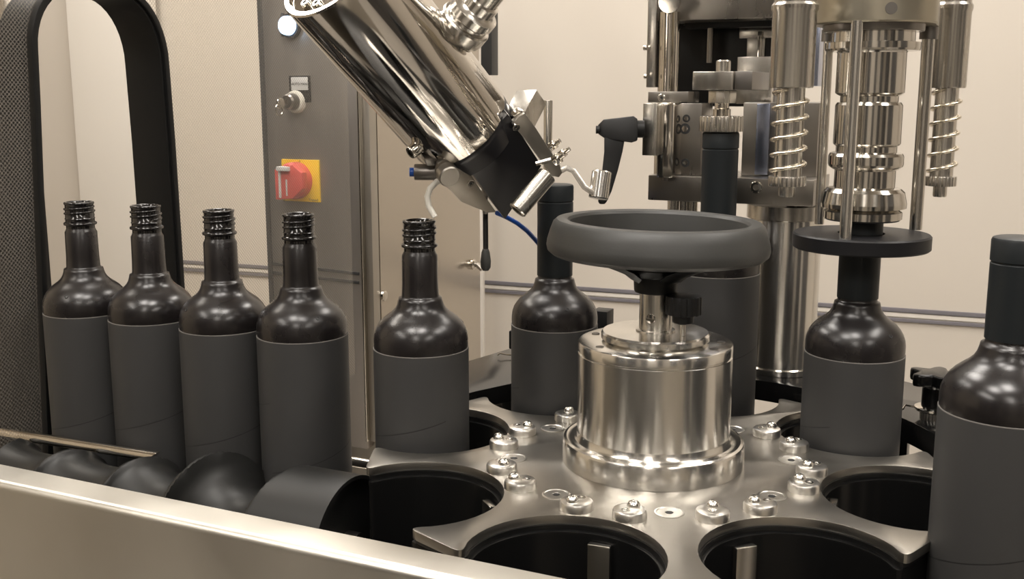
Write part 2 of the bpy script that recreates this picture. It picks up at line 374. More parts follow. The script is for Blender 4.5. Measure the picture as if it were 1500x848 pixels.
for i in range(8):
    for sg in (-1, 1):
        a = math.radians(22.5+45*i+9.1*sg+PHI); r = 11.5; x, y = r*math.sin(a), -r*math.cos(a)
        o = MB().lathe([(1.12, -.02), (1.12, .42), (1.05, .56), (.9, .63), (.55, .66), (0, .66)], frame((x, y, 0)), 36).build('eccentric_bolt', 'screw_satin', star)
        b = rnd.uniform(0, 6.28); ex, ey = x+.42*math.cos(b), y+.42*math.sin(b)
        MB().lathe([(.42, .64), (.42, .78), (.33, .95), (.18, 1.04), (0, 1.06)], frame((ex, ey, 0)), 20).build('pin_head', 'bolt_steel', o)
        fx, fy = x-.45*math.cos(b), y-.45*math.sin(b)
        MB().lathe([(.30, .65), (.30, .69), (.14, .70), (.12, .67), (0, .67)], frame((fx, fy, 0)), 16).build('centre_dimple', 'steel_turned', o)
    a = math.radians(45*i+PHI); x, y = 10.35*math.sin(a), -10.35*math.cos(a)
    o = MB().lathe([(.98, .01), (.98, .05), (.86, .07), (.80, .03), (.30, .03), (.28, -.0), (0, -.0)], frame((x, y, 0)), 32).build('countersunk_screw', 'screw_satin', star)
    hexa(.26, (x, y, .0), (x, y, .035)).build('socket', 'ink', o)
for i in range(8):       # steel finger inside each pocket wall
    a = math.radians(22.5+45*i+PHI+(-1.9 if i == 0 else 1.8)); er = V((math.sin(a), -math.cos(a), 0)); r = RC-RP+.42
    MB().box((1.5, .55, 8.0), frame(er*(r+.42)+UP*-5.4, UP, V((math.cos(a), math.sin(a), 0)))).build('pocket_clip', 'steel', star, bevel=.08)
# ================================================================== HUB, HAND WHEEL
hub = thing('wheel_hub', 'round turned steel hub with a stepped flange on the carousel centre', 'hub', (0, 0, 0))
MB().lathe([(0, .02), (6.72, .02), (6.72, 1.55), (6.62, 1.74), (6.42, 1.82), (6.18, 1.72), (6.05, 1.74), (5.86, 1.8), (5.74, 1.95), (5.66, 2.3), (0, 2.3)], None, 96).build('flange', 'steel_turned', hub)
MB().lathe([(5.64, 2.2), (5.64, 8.22), (5.55, 8.28), (5.55, 8.34), (5.64, 8.40), (5.64, 8.95), (5.58, 9.08), (5.4, 9.15), (0, 9.15)], None, 96).build('drum', 'steel_turned', hub)
MB().lathe([(3.7, 9.16), (3.95, 9.35), (3.95, 9.72), (3.82, 9.86), (1.3, 9.9), (0, 9.9)], None, 72).build('cap_disc', 'steel_turned', hub)
MB().lathe([(1.42, 9.9), (1.42, 10.0), (1.20, 10.06), (1.20, 12.74), (0, 12.74)], None, 40).build('shaft', 'steel', hub)
q = onpl(953, 467, (0, -1.2, 10.5), V((0, 1, 0))); d = V((q.x, q.y, 0)).normalized()
cyl(.34, V((0, 0, q.z))+d*.9, V((0, 0, q.z))+d*1.3, 24).build('cross_pin', 'steel_polished', hub, bevel=.04)
for a in (35, 100, 160, 215, 270, 330, 0):
    x, y = 4.75*math.cos(math.radians(a)), 4.75*math.sin(math.radians(a))
    MB().lathe([(.30, 9.15), (.30, 9.19), (.17, 9.19), (.17, 9.17), (0, 9.17)], frame((x, y, 0)), 16).build('drum_screw', 'steel_dark', hub)
hw = thing('hand_wheel', 'large black hand wheel with a thick rounded rim above the steel hub', 'hand wheel', (0, 0, 12.6))
TW = Matrix.Translation((0, 0, 17)) @ Matrix.Rotation(math.radians(1.0), 4, 'Y') @ Matrix.Translation((0, 0, -17))
MB().lathe([(6.38, 17.75), (6.52, 17.95), (6.8, 18.05), (7.3, 17.98), (7.55, 17.75), (7.75, 17.2), (7.95, 16.5), (8.0, 16.1), (7.92, 15.75), (7.6, 15.48), (7.1, 15.40), (6.6, 15.42), (6.2, 15.55), (6.05, 15.9), (6.15, 16.6), (6.38, 17.75)], TW, 96).build('rim', 'rubber', hw)
MB().lathe([(1.5, 14.0), (2.0, 14.35), (2.9, 14.95), (3.9, 15.5), (3.8, 15.75), (2.8, 15.3), (1.5, 14.6), (1.5, 14.0)], TW, 48).build('web', 'black_matte', hw)
MB().lathe([(0, 12.75), (1.5, 12.75), (1.55, 12.9), (1.62, 13.9), (1.9, 14.25), (2.3, 14.5), (1.9, 15.1), (0, 15.2)], TW, 48).build('hub', 'black_matte', hw)
for a in (200, 320, 80):
    mb = MB(); pr = []
    for i in range(9):
        k = i/8; r = 1.6+k*4.7; z = 13.9+1.9*k**.7; w = 1.5-.35*k
        pr.append((r, z, w))
    rows = []
    ca, sa = math.cos(math.radians(a)), math.sin(math.radians(a))
    for r, z, w in pr:
        rows.append([mb.bm.verts.new(TW @ V((r*ca-x*sa, r*sa+x*ca, z+dz))) for x, dz in ((-w, 0), (-w*.6, -.35), (w*.6, -.35), (w, 0), (w*.6, .3), (-w*.6, .3))])
    for A, B in zip(rows, rows[1:]):
        for i in range(6): mb.bm.faces.new((A[i], A[(i+1) % 6], B[(i+1) % 6], B[i]))
    mb.bm.faces.new(rows[0][::-1]); mb.bm.faces.new(rows[-1]); mb.build('spoke', 'black_matte', hw, ang=60)
def knurl(r, z0, z1, M, n=16, dep=.10, mb=None):
    mb = mb or MB(); p = []
    for i in range(n*6):
        a = 2*math.pi*i/(n*6); rr = r-dep*max(0, math.cos(a*n))**3; p.append((rr*math.cos(a), rr*math.sin(a)))
    return mb.prism(p, z0, z1, M)
q = onz(1000, 491, 9.9)
kn = knurl(1.3, 0, 1.35, frame(q+UP*1.55), 14, .12).build('knurled_knob', 'black_matte', hub, bevel=.1, ang=50); kn['label'] = 'small knurled black knob on a thin pin'
cyl(.21, q, q+UP*1.2, 16).build('pin', 'steel', kn)
MB().lathe([(.5, 0), (.74, .1), (.78, .9), (0, .9)], frame(q+UP*.85), 32).build('collar', 'black_matte', kn)
# ================================================================== BOTTLES
ZB = -13.2
def make_bottle(cap, capdz=0):
    """local z=0 at the base; label top at 20.3, rim at 30.4"""
    t = thing('bottle', '', 'bottle', (0, 0, 0)); B = 13.2
    body = [(0, .35), (2.6, .2), (3.2, 0), (3.55, .15), (3.72, .6), (3.72, B+6.9), (3.74, B+7.09), (3.76, B+7.35), (3.76, B+7.8), (3.70, B+8.2), (3.56, B+8.62), (3.34, B+9.0), (3.04, B+9.35), (2.66, B+9.66), (2.30, B+9.92), (2.02, B+10.2), (1.85, B+10.5), (1.75, B+10.85), (1.70, B+11.08), (1.52, B+11.14), (1.47, B+11.3), (1.43, B+12.2), (1.40, B+14.45), (1.30, B+14.62), (1.24, B+14.8)]
    nf = [(1.24, B+14.8), (1.24, B+15.05), (1.42, B+15.12), (1.45, B+15.22), (1.42, B+15.32), (1.27, B+15.4), (1.27, B+15.62), (1.33, B+15.68), (1.27, B+15.74), (1.24, B+16.6), (1.24, B+16.95), (1.30, B+17.0), (1.32, B+17.12), (1.27, B+17.2), (1.12, B+17.22), (1.05, B+17.15), (1.03, B+16.0), (1.03, B+12.0), (0, B+11.9)]
    b = MB().lathe(body, None, 64).build('body', 'bottle_black', t, ang=70)
    MB().lathe(nf, None, 48).build('neck_finish', 'bottle_gloss', t, ang=60)
    pts = []; n = 80                      # screw thread
    for i in range(n):
        k = i/(n-1); a = k*2*math.pi*2.1; e = min(1, min(k, 1-k)*14); pts.append((1.24+.02*e-.08*(1-e), a, B+15.95+k*.85))
    MB().tube([(r*math.cos(a), r*math.sin(a), z) for r, a, z in pts], .115, 8).build('thread', 'bottle_gloss', t, ang=80)
    sl = MB().lathe([(3.70, .7), (3.79, .7), (3.80, .75), (3.80, B+7.02)], None, 64).build('paper_sleeve', 'paper_sleeve', t)
    MB().lathe([(3.80, B+7.02), (3.80, B+7.06), (3.785, B+7.085), (3.73, B+7.085)], None, 64).build('cut_edge', 'sleeve_edge', sl)
    a = -1.9; p = V((3.36*math.cos(a), 3.36*math.sin(a), B+8.97)); nrm = V((math.cos(a)*.75, math.sin(a)*.75, .66))
    MB().lathe([(.17, -.05), (.17, .025), (.12, .03), (.10, -.02), (0, -.02)], frame(p, nrm), 14).build('shoulder_notch', 'ink', t)
    if cap:
        z = B+capdz
        c = MB().lathe([(1.48, B+11.4), (1.54, B+11.4), (1.55, z+15.85), (1.50, z+15.9), (1.50, z+15.98), (1.57, z+16.02), (1.57, z+17.2), (1.5, z+17.35), (1.35, z+17.4), (0, z+17.4)], None, 56).build('screw_cap', 'cap_black', t)
    return t
def dup(root, loc, rotz, label, group=None):
    r = root.copy(); COL.objects.link(r); r.location = V(loc)*K; r.rotation_euler = (0, 0, rotz); r['label'] = label
    if group: r['group'] = group
    for ch in list(root.children):
        c = ch.copy(); COL.objects.link(c); c.parent = r
        for g in ch.children: d = g.copy(); COL.objects.link(d); d.parent = c
    return r
GR = 'black bottles with grey paper sleeves on the bottling line'
opn = make_bottle(False); capd = make_bottle(True); capl = make_bottle(True, 1.9)
def first(b, loc, rz, label):
    b.location = V(loc)*K; b.rotation_euler = (0, 0, rz); b['label'] = label; b['group'] = GR
first(opn, (-18.5, 4.2, ZB), 2.3, 'open black bottle standing in a carousel pocket under the white hook tube')
dup(opn, (-52.6, 14.2, ZB), .35, 'open black bottle furthest left, next to the black arch frame', GR)
dup(opn, (-45.1, 12.1, ZB), 5.65, 'open black bottle second from the left, in front of the wide black arch side', GR)
dup(opn, (-37.1, 9.3, ZB), 5.9, 'open black bottle third from the left, its neck against the tan perforated sheet', GR)
dup(opn, (-29.4, 7.4, ZB), 1.05, 'open black bottle standing below the red and yellow switch', GR)
first(capd, (15.45, 7.1, ZB), 1.0, 'capped black bottle under the black disc of the capping head')
b8 = at(1474, 600, 63.2); b8z = b8.z-20.3+.02
dup(capd, (b8.x, b8.y, b8z), 4.4, 'large near capped black bottle cut off by the right picture edge', GR)
first(capl, (-8.8, 14.3, ZB), .75, 'capped black bottle behind the steel hub, left of the hand wheel')
dup(capl, (5.2, 17.7, ZB+4.4), 4.0, 'capped black bottle lifted high behind the hand wheel, its top under a knurled steel head', GR)
o = cyl(3.6, (5.2, 17.7, -13.2), (5.2, 17.7, -8.85)).build('lifting_pad', 'steel_dark', bevel=.1, org=(5.2, 17.7, -13.2)); tag(o, 'dark round lifting pad under the raised capped bottle', 'pad')
o = cyl(3.9, (b8.x, b8.y, -13.2), (b8.x, b8.y, b8z-.02)).build('outfeed_pad', 'steel_dark', bevel=.1, org=(b8.x, b8.y, -13.2)); tag(o, 'dark round outfeed pad under the large near bottle at right', 'pad')
# ================================================================== FRONT COVER, AUGER, RODS
zc = 5.0
ca = onz(0, 680, zc); cb = onz(830, 848, zc); cx = (cb-ca).normalized(); cn = UP.cross(cx)
A0 = ca-cx*25; L_ = (cb-ca).length+75
prof = []                     # (across towards the viewer, z)
for q in ((0, -8), (0, 0)): prof.append(q)
for i in range(7):
    b = math.pi/2*i/6; prof.append((1.75+.45*math.sin(b), -.45+.45*math.cos(b)))
prof += [(2.2, -24), (1.9, -24), (1.9, -.5), (1.75, -.3), (.3, -.3), (.3, -8)]
t = thing('machine_cover', 'brushed steel cover with a rounded top edge running across the foreground', 'cover', A0+cx*L_/2+UP*-24)
mb = MB(); r0 = [mb.bm.verts.new(A0-cn*p+UP*z) for p, z in prof]; r1 = [mb.bm.verts.new(A0+cx*L_-cn*p+UP*z) for p, z in prof]; n = len(prof)
for i in range(n): j = (i+1) % n; mb.bm.faces.new((r0[i], r0[j], r1[j], r1[i]))
mb.bm.faces.new(r0[::-1]); mb.bm.faces.new(r1); mb.build('cover_sheet', 'steel_cover', t, ang=40)
MB().box((L_, 1.8, 80), frame(A0+cx*L_/2-cn*1.0+UP*(-64.9), UP, cx)).build('support_panel', 'steel_dull', t)
# auger
AN, AZ, AR, AT, PIT = -9.0, -6.9, 5.2, 2.9, 8.05
ag = thing('feed_screw', 'black helical feed screw pushing the bottles along, behind the steel cover', 'feed screw', mn(-40, AN, AZ))
mb = MB(); rows = []; s0, s1 = -57.6, -20.8; ns = 300; na = 56
def ss(x): x = max(0, min(1, x)); return x*x*(3-2*x)
for i in range(ns+1):
    s = s0+(s1-s0)*i/ns; row = []
    for k in range(na):
        th = 2*math.pi*k/na                     # 0 = top, towards +n = pi/2
        ph = ((s+34.2)/PIT+(-(th if th < math.pi else th-2*math.pi))/(2*math.pi)) % 1.0
        x = min(ph, 1-ph)                         # 0 at crest
        y_ = max(0, (x-.03)/.47); g = math.sqrt(max(0, 1-(1-y_)**2))
        e = ss((s+27.3-(th if th < math.pi else th-2*math.pi)/(2*math.pi)*PIT*.9)/1.3) if s > -31 else 0
        top = AR-max(0, min(2.0, (-34.6-s)*.21)); r = top-(top-(AR-AT))*g*(1-e)
        row.append(mb.bm.verts.new(mn(s, AN+r*math.sin(th), AZ+r*math.cos(th))))
    rows.append(row)
for A, B in zip(rows, rows[1:]):
    for k in range(na): j = (k+1) % na; mb.bm.faces.new((A[k], A[j], B[j], B[k]))
mb.bm.faces.new(rows[0]); e = [mb.bm.verts.new(mn(s1, AN+4.9*math.sin(2*math.pi*k/na), AZ+4.9*math.cos(2*math.pi*k/na))) for k in range(na)]
e2 = [mb.bm.verts.new(mn(s1-.5, AN+4.7*math.sin(2*math.pi*k/na), AZ+4.7*math.cos(2*math.pi*k/na))) for k in range(na)]
for k in range(na): j = (k+1) % na; mb.bm.faces.new((rows[-1][k], rows[-1][j], e[j], e[k])); mb.bm.faces.new((e[k], e[j], e2[j], e2[k]))
mb.bm.faces.new(e2); mb.build('screw_body', 'auger_black', ag, ang=40)
cyl(.9, mn(s1-.5, AN, AZ), mn(s1+.6, AN, AZ)).build('axle', 'steel_dark', ag)
# guide rods
def rod(pts, r, label, m='steel_polished'):
    pts = [V(p) for p in pts]
    o = cyl(r, pts[0], pts[-1], 24).build('guide_rod', m, bevel=.1, org=(pts[0]+pts[-1])/2); tag(o, label, 'rod'); return o
P = mn(0, -6.25, 0)
pa = onpl(78, 645, P, MN); pb = onpl(225, 668, P, MN)
r_ = .5; pa2 = pa-(pb-pa).normalized()*14
mb = MB(); F_ = frame(pa2, pb-pa2, UP); h = (pb-pa2).length
ra = [mb.bm.verts.new(F_ @ V((r_*math.cos(k*math.pi/12), r_*math.sin(k*math.pi/12), 0))) for k in range(24)]
rb = [mb.bm.verts.new(F_ @ V((r_*math.cos(k*math.pi/12), r_*math.sin(k*math.pi/12), h+.7*math.cos(k*math.pi/12)))) for k in range(24)]
for k in range(24): j = (k+1) % 24; mb.bm.faces.new((ra[k], ra[j], rb[j], rb[k]))
mb.bm.faces.new(ra[::-1]); mb.bm.faces.new(rb)
tag(mb.build('guide_rod', 'steel_polished', org=(pa+pb)/2), 'steel guide rod with a slanted end in front of the two left bottles', 'rod')
for k, (z, lab) in enumerate(((-5.4, 'long steel guide rod behind the bottle row, its end showing left of the carousel'), (2.0, 'steel guide rod behind the bottle row, upper one beside the black arch frame'))):
    rod([mn(-60.5, 3.0, z), mn(-22.6 if k == 0 else -34, 3.0, z)], .45, lab)
rod([mn(-60.5, 3.0, -10.2), mn(-34, 3.0, -10.2)], .45, 'steel guide rod behind the bottle row, lowest one beside the black arch frame')
# ================================================================== GUARD PANEL WITH ARCH
PM = -59.0
def gp(n_, z, m_=0): return mn(PM+m_, n_, z)
def gq(u, v): p = onpl(u, v, mn(PM, 0, 0), MX); return (p.dot(MN), p.z)
gd = thing('guard_panel', 'tinted perforated guard sheet with an arched opening for the bottle row', 'guard', gp(8, -30))
nl0, nl1, nr = -3.3, -.6, 14.6; ztop = 37.5; zb = -12
inner = [(nl0, zb)]
def arcn(cx_, cz_, rx, rz, a0, a1, n=12): return [(cx_+rx*math.cos(math.radians(a0+(a1-a0)*i/n)), cz_+rz*math.sin(math.radians(a0+(a1-a0)*i/n))) for i in range(n+1)]
inner = [(-3.3, zb), (-2.0, 12), (-1.3, 26)]+arcn(3.9, 31, 5.0, 5.5, 180, 90, 10)[:]+arcn(9.3, 30, 5.2, 6.5, 90, 0, 10)+[(14.75, 22), (14.9, 10), (15.1, zb)]
def offs(pts, d):
    out = []
    for i, p in enumerate(pts):
        a = V(pts[max(i-1, 0)]); b = V(pts[min(i+1, len(pts)-1)]); t_ = (b-a).normalized(); nn = V((-t_.y, t_.x)); out.append((p[0]+nn.x*d, p[1]+nn.y*d))
    return out
outer = offs(inner, 1.0)
def strip(name, A, B, m0, m1, mt, par, bev=.12):
    mb = MB(); n = len(A)
    v = [[mb.bm.verts.new(gp(p[0], p[1], m_)) for p in X] for X in (A, B) for m_ in (m0, m1)]   # A0 A1 B0 B1
    for i in range(n-1):
        mb.bm.faces.new((v[0][i], v[0][i+1], v[1][i+1], v[1][i])); mb.bm.faces.new((v[2][i], v[3][i], v[3][i+1], v[2][i+1]))
        mb.bm.faces.new((v[0][i], v[2][i], v[2][i+1], v[0][i+1])); mb.bm.faces.new((v[1][i], v[1][i+1], v[3][i+1], v[3][i]))
    for i in (0, n-1): mb.bm.faces.new((v[0][i], v[1][i], v[3][i], v[2][i]))
    return mb.build(name, mt, par, bevel=bev, ang=45)
strip('arch_frame', inner, offs(inner, .35), -4.6, .35, 'gasket', gd, .08)
strip('arch_lip', offs(inner, .3), offs(inner, .95), -.25, .7, 'gasket', gd, .15)
# the sheet itself, notched by the opening
ol = offs(inner, .5)
mb = MB(); pg = [(-30, zb), *ol, (50, zb), (50, 60), (-30, 60)]
mb.bm.faces.new([mb.bm.verts.new(gp(*p_)) for p_ in pg]); mb.build('sheet', 'perforated_sheet', gd, uv=(mn(PM, 0, 0)*1.0, MN, UP))
# dark machinery seen through the near part of the sheet
dk = thing('dark_enclosure', 'dark machine enclosure behind the perforated sheet at the left edge', 'enclosure', at(-60, 400, 150))
a = at(-150, 300, 128); 
cR = onpl(24, 100, at(50, 400, 135), MN)
MB().box((90, 6, 170), FM(cR-MX*45.2+V((0, 0, -20)))).build('enclosure_panel', 'black_deep', dk, bevel=.3)
el = [at(u, v, 124) for u, v in ((22, -60), (20, -10), (20, 30), (22, 62), (26, 90), (32, 112), (36, 128))]
tag(MB().tube(el, 1.5, 20).build('bent_pipe', 'steel_dull', org=el[2]), 'bent steel pipe showing through the perforated sheet, top left', 'pipe')
# ================================================================== CONTROL CABINET and side panel
CD = 165
cab = thing('control_cabinet', 'grey steel control cabinet with key switch and red rotary switch', 'cabinet', mn(*[0, 0, 0]) if False else at(465, 640, CD))
CP = at(460, 200, CD)
pbox(392, -60, 529, 646, CD, 2, 'steel_cabinet', 'front_plate', cab, .3, P=CP)
pbox(530, -60, 544, 646, CD, 2, 'steel_dull', 'edge_profile', cab, .25, P=CP)
pbox(526.5, -60, 529, 646, CD, 1, 'steel_polished', 'edge_strip', cab, .1, P=CP-MN*1)
pbox(388, -60, 393, 646, CD, 1, 'frame_dark', 'left_profile', cab, .1, P=CP-MN*.5)
Q0 = onpl(544, 300, CP, MN); Q1 = onpl(703, 300, Q0, MX); DP = (Q1-Q0).dot(MN); ql = onpl(392, 300, CP, MN); CW = (Q0-ql).dot(MX)
zt_, zb_2 = 62, -46
c_ = Q0-MX*(CW/2+.05)+MN*(DP/2+1.1); c_.z = (zt_+zb_2)/2
MB().box((CW-.4, DP-2.2, zt_-zb_2), FM(c_)).build('cabinet_body', 'steel_dull', cab, bevel=.2)
c_ = Q0-MX*.25+MN*(DP/2+1.1); c_.z = (zt_+zb_2)/2
MB().box((.5, DP-2.2, zt_-zb_2), FM(c_)).build('side_panel', 'cabinet_side', cab, bevel=.1)
c_ = Q0-MX*(CW/2)+MN*(DP/2); c_.z = (FLOOR+zb_2)/2; MB().box((CW-6, DP-6, zb_2-FLOOR-.1), FM(c_)).build('plinth', 'steel_dull', cab, bevel=.2)
for u, v in ((562, 433),):
    c = onpl(u, v, Q0, MX); MB().lathe([(0, 0), (.9, 0), (.8, .3), (.5, .5), (0, .55)], frame(c, MX), 20).build('bolt_head', 'steel_polished', cab)
c = onpl(692, 387, Q0, MX)
MB().tube([c-MX*.3, c+MX*1.0, c+MX*1.6+UP*-.5, c+MX*2.0+UP*-.8], .5, 10).build('hinge_pin', 'steel_dull', cab)
MB().lathe([(0, 0), (1.0, 0), (1.0, .4), (.7, .7), (0, .7)], frame(c, MX), 20).build('bolt_head', 'steel_polished', cab)
for v0, v1, m_ in ((386, 391, 'frame_dark'), (399, 404, 'frame_dark')):
    a = onpl(397, v0, CP-MN*.12, MN); b = onpl(526, v1+10, CP-MN*.12, MN)
    MB().box(((b-a).length, .25, .45), frame((a+b)/2, (b-a).cross(MN), b-a)).build('dark_line', m_, cab, bevel=.03)  # two thin dark strips drawn across the front plate
def cpt(u, v, dd=0): return onpl(u, v, CP-MN*dd, MN)
# key switch
ks = thing('key_switch', 'round key switch with a key and a small white label plate on the cabinet', 'switch', cpt(438, 150))
q0 = cpt(423, 111); q1 = cpt(455, 138); q2 = cpt(455, 165)
def cplate(u0, v0, u1, v1, d0, th, m_, name, par, bev=.04):
    a = cpt(u0, v0, d0+th); b = cpt(u1, v1, d0+th); c = (a+b)/2; w = abs((b-a).dot(MX)); h = abs(a.z-b.z)
    return MB().box((w, th, h), FM(c+MN*th/2)).build(name, m_, par, bevel=bev)
cplate(423, 111, 454, 150, 0, .35, 'black_matte', 'backing_plate', ks)
cplate(426, 113, 451, 132, .35, .1, 'label_white', 'label_plate', ks)
FT = lambda p: frame(p, -MN, MX)     # z towards the viewer
text_mesh('AUTO MAN', .55, frame(cpt(438.5, 123, .5), -MN, MX), 'lettering', 'ink', ks)
c = cpt(435, 149)
MB().lathe([(0, 0), (1.75, 0), (1.75, .5), (1.6, .9), (1.3, 1.0), (0, 1.0)], frame(c, -MN, MX), 40).build('bezel', 'white_plastic', ks)
MB().lathe([(1.3, .9), (1.2, 2.4), (.95, 2.7), (.55, 2.75), (.55, 2.6), (0, 2.6)], frame(c, -MN, MX), 40).build('barrel', 'steel_dark', ks)
mb = MB(); F_ = frame(c-MN*2.6, -MN, MX); mb.box((.15, .7, 1.4), F_ @ Matrix.Translation((0, 0, .6)))
mb.build('key_blade', 'steel_polished', ks, bevel=.03)
kq = at(411, 152, CD-5.2); cyl(.85, kq-MX*.15, kq+MX*.15, 24).build('key_bow', 'steel_polished', ks, bevel=.04)
kq2 = kq+V((0, -.6, -.9)); MB().lathe([(.75, -.06), (.95, -.06), (.95, .06), (.75, .06), (.75, -.06)], frame(kq2, MX), 24).build('key_ring', 'steel_polished', ks)
# rotary switch
rs = thing('rotary_switch', 'red rotary main switch on a square yellow plate on the cabinet', 'switch', cpt(440, 265))
cplate(412, 233, 468.5, 296.5, 0, .35, 'yellow', 'plate', rs, .05)
c = cpt(435, 264, .35)
MB().lathe([(0, 0), (2.9, 0), (2.85, 1.4), (2.5, 1.9), (0, 1.9)], frame(c, -MN, MX), 48).build('dial', 'red', rs)
F_ = frame(c-MN*1.8, -MN, MX)
ha = cpt(409, 250, 2.2); hb = cpt(411, 290, 2.2)
mb = MB(); lo_ = cpt(405, 246, 2.0); hi_ = cpt(435, 291, 2.0)
poly = [((cpt(u, v, 3)-cpt(435, 264, 3)).dot(MX), (cpt(u, v, 3)-cpt(435, 264, 3)).z) for u, v in ((410, 247), (436, 240), (450, 252), (451, 276), (437, 290), (412, 292))]
MB().prism([(x, y) for x, y in poly], 0, 1.5, frame(cpt(435, 264, 1.6), -MN, MX)).build('handle', 'red', rs, bevel=.25)
cplate(404, 244, 421, 251, 2.4, 1.4, 'label_white', 'lock_tab', rs, .06)
cplate(407, 251, 411, 290, 2.6, .8, 'label_white', 'handle_stripe', rs, .05)
cplate(418, 263, 421, 287, 3.1, .1, 'label_white', 'lock_slot', rs, .02)
text_mesh('I', .9, frame(cpt(439, 237.5, .37), -MN, MX), 'lettering', 'ink', rs)
text_mesh('0', .8, frame(cpt(416, 293, .37), -MN, MX), 'lettering', 'ink', rs)
text_mesh('Tripped', .55, frame(cpt(459, 293, .37), -MN, MX), 'lettering', 'ink', rs)
MB().tube([cpt(u, v, .38) for u, v in ((427, 240), (431, 238), (435, 237.5))], .05, 6).build('arrow_line', 'ink', rs)
# lit indicator
c = cpt(427, 38)
li = thing('indicator_lamp', 'glowing blue-white indicator lamp on the cabinet beside the steel barrel', 'lamp', c)
MB().lathe([(0, 0), (1.9, 0), (1.8, .8), (0, .8)], frame(c, -MN, MX), 32).build('lamp_base', 'black_matte', li)
MB().lathe([(1.45, .8), (1.4, 1.5), (.9, 2.0), (0, 2.15)], frame(c, -MN, MX), 32).build('lens', 'lamp_on', li)
MB().tube([cpt(414, 20, .8), cpt(411, 35, 1.5), cpt(412, 46, 1.2), cpt(415, 52, .5)], .3, 8).build('seal_tag', 'black_matte', li)
# profile on the wall right of the cabinet
UPD = at(712, 50, 212)
o = pbox(704, -90, 720, 110, 212, 3, 'frame_dark', 'wall_profile', None, .1, P=UPD); tag(o, 'short dark vertical profile high beside the cabinet, behind the turned coupling', 'profile')
o = pbox(702, 118, 707.5, 700, 0, 1, 'wall_white', 'trim_5', None, .1, P=wall_pt(705, 300)-WN*3); struct(o)
# hanging lever with a black grip
LD = 87
a = at(711, 310, LD); b = at(711.5, 368, LD); 
lv = thing('hanging_lever', 'thin black lever with a bulb grip hanging below the filling head', 'lever', b)
MB().tube([a, b], .22, 12).build('stem', 'black_matte', lv)
MB().lathe([(0, 0), (.24, .05), (.40, .3), (.44, .8), (.34, 1.55), (.25, 1.8), (0, 1.8)], frame(at(711.5, 397, LD)), 24).build('grip', 'rubber', lv)
cyl(.24, at(709, 262, LD-1.5), at(711, 312, LD), 16).build('shank', 'steel_dull', lv)
# ================================================================== FILLING HEAD (tilted barrel)
Bc = at(672.5, 183, 83.5); Tc = at(487, -43, 72.5)
Wd = (Bc-Tc).normalized(); Td = (CAM-Bc); Td = (Td-Wd*Td.dot(Wd)).normalized(); Sd = Wd.cross(Td)
if Sd.dot(cr_) < 0: Sd = -Sd
HL = (Bc-Tc).length; RB = 4.2
fh = thing('filling_head', 'large tilted polished steel barrel with a black square nozzle end', 'machine head', Bc)
HF = frame(Bc, Wd, Sd)
def H(s, t_, w): return Bc+Sd*s+Td*t_+Wd*w
MB().lathe([(0, -HL+.5), (3.6, -HL+.5), (3.7, -HL+.45), (3.75, -HL), (4.1, -HL), (RB, -HL+.12), (RB, -.12), (RB-.08, 0), (0, 0)], HF, 96).build('barrel', 'steel_mirror', fh)
for s_, t_ in ((-2.2, 1.6), (-2.8, .4)):
    allen(H(s_, t_, -HL+.5), -Wd, .35, .3, 'lid_screw', fh)
def hpl(u, v, t0): return onpl(u, v, Bc+Td*t0, Td)
MB().lathe([(0, .01), (4.12, .01), (4.16, .1), (4.14, .5), (3.95, 1.9), (0, 1.9)], HF, 72).build('nozzle_collar', 'nozzle_black', fh)
quad = [(684, 244), (744, 166), (794, 243), (740, 322)]
pts = [hpl(u, v, 3.3) for u, v in quad]+[hpl(u, v, 3.3)-Td*6.2 for u, v in quad]
MB().hull(pts).build('nozzle', 'nozzle_black', fh, bevel=.14)
# wing plate
def hpoly(px, t0, th, name, m_, par, bev=.05):
    F_ = frame(Bc+Td*t0, Td, Sd); Fi = F_.inverted(); poly = []
    for u, v in px: q = Fi @ hpl(u, v, t0); poly.append((q.x, q.y))
    return MB().prism(poly, -th, 0, F_).build(name, m_, par, bevel=bev)
hpoly([(641, 240), (650, 234), (667, 238), (687, 250), (700, 272), (727, 311), (716, 312), (700, 306), (676, 296), (660, 279), (646, 268), (639, 254)], 3.5, .45, 'wing_plate', 'steel_wing', fh, .08)
hpoly([(750.5, 182), (760, 171), (769, 166), (786, 189), (802, 214), (820, 241), (825, 252), (819, 260), (808, 258), (790, 232), (770, 205)], 3.55, .5, 'link_bar', 'steel_dull', fh, .08)
q = hpl(653.5, 252, 3.5); MB().lathe([(0, 0), (.85, 0), (.85, .75), (.76, .85), (0, .85)], frame(q, Td), 36).build('pivot_boss', 'steel_dull', fh)
allen(hpl(689.5, 268, 3.5), Td, .30, .15, 'plate_screw', fh)
q = hpl(653.5, 252, 3.2); cyl(.62, at(607, 252, depth(q)+.6), at(650, 252, depth(q)+.6), 28).build('sensor_body', 'steel_dark', fh, bevel=.08)
cyl(.35, at(600, 252, depth(q)+.6), at(607, 252, depth(q)+.6), 20).build('sensor_tip', 'blue', fh, bevel=.05)
dq = depth(q)+.3
hk = [(664, 264), (652, 262), (640, 266), (630, 276), (626, 288), (628, 302), (633, 311), (637, 318)]
MB().tube([at(u, v, dq) for u, v in hk], .24, 12).build('hook_tube', 'white_plastic', fh)
cyl(.44, at(618, 212, 80.5), at(609, 219, 80.3), 20).build('boss', 'steel', fh)
allen(at(611, 217, 80.4), at(597, 227, 80.0)-at(611, 217, 80.4), .52, .72, 'clamp_screw', fh)
hpoly([(622, 232), (664, 232), (662, 243), (626, 243)], 3.0, 1.2, 'edge_block', 'steel_dark', fh)
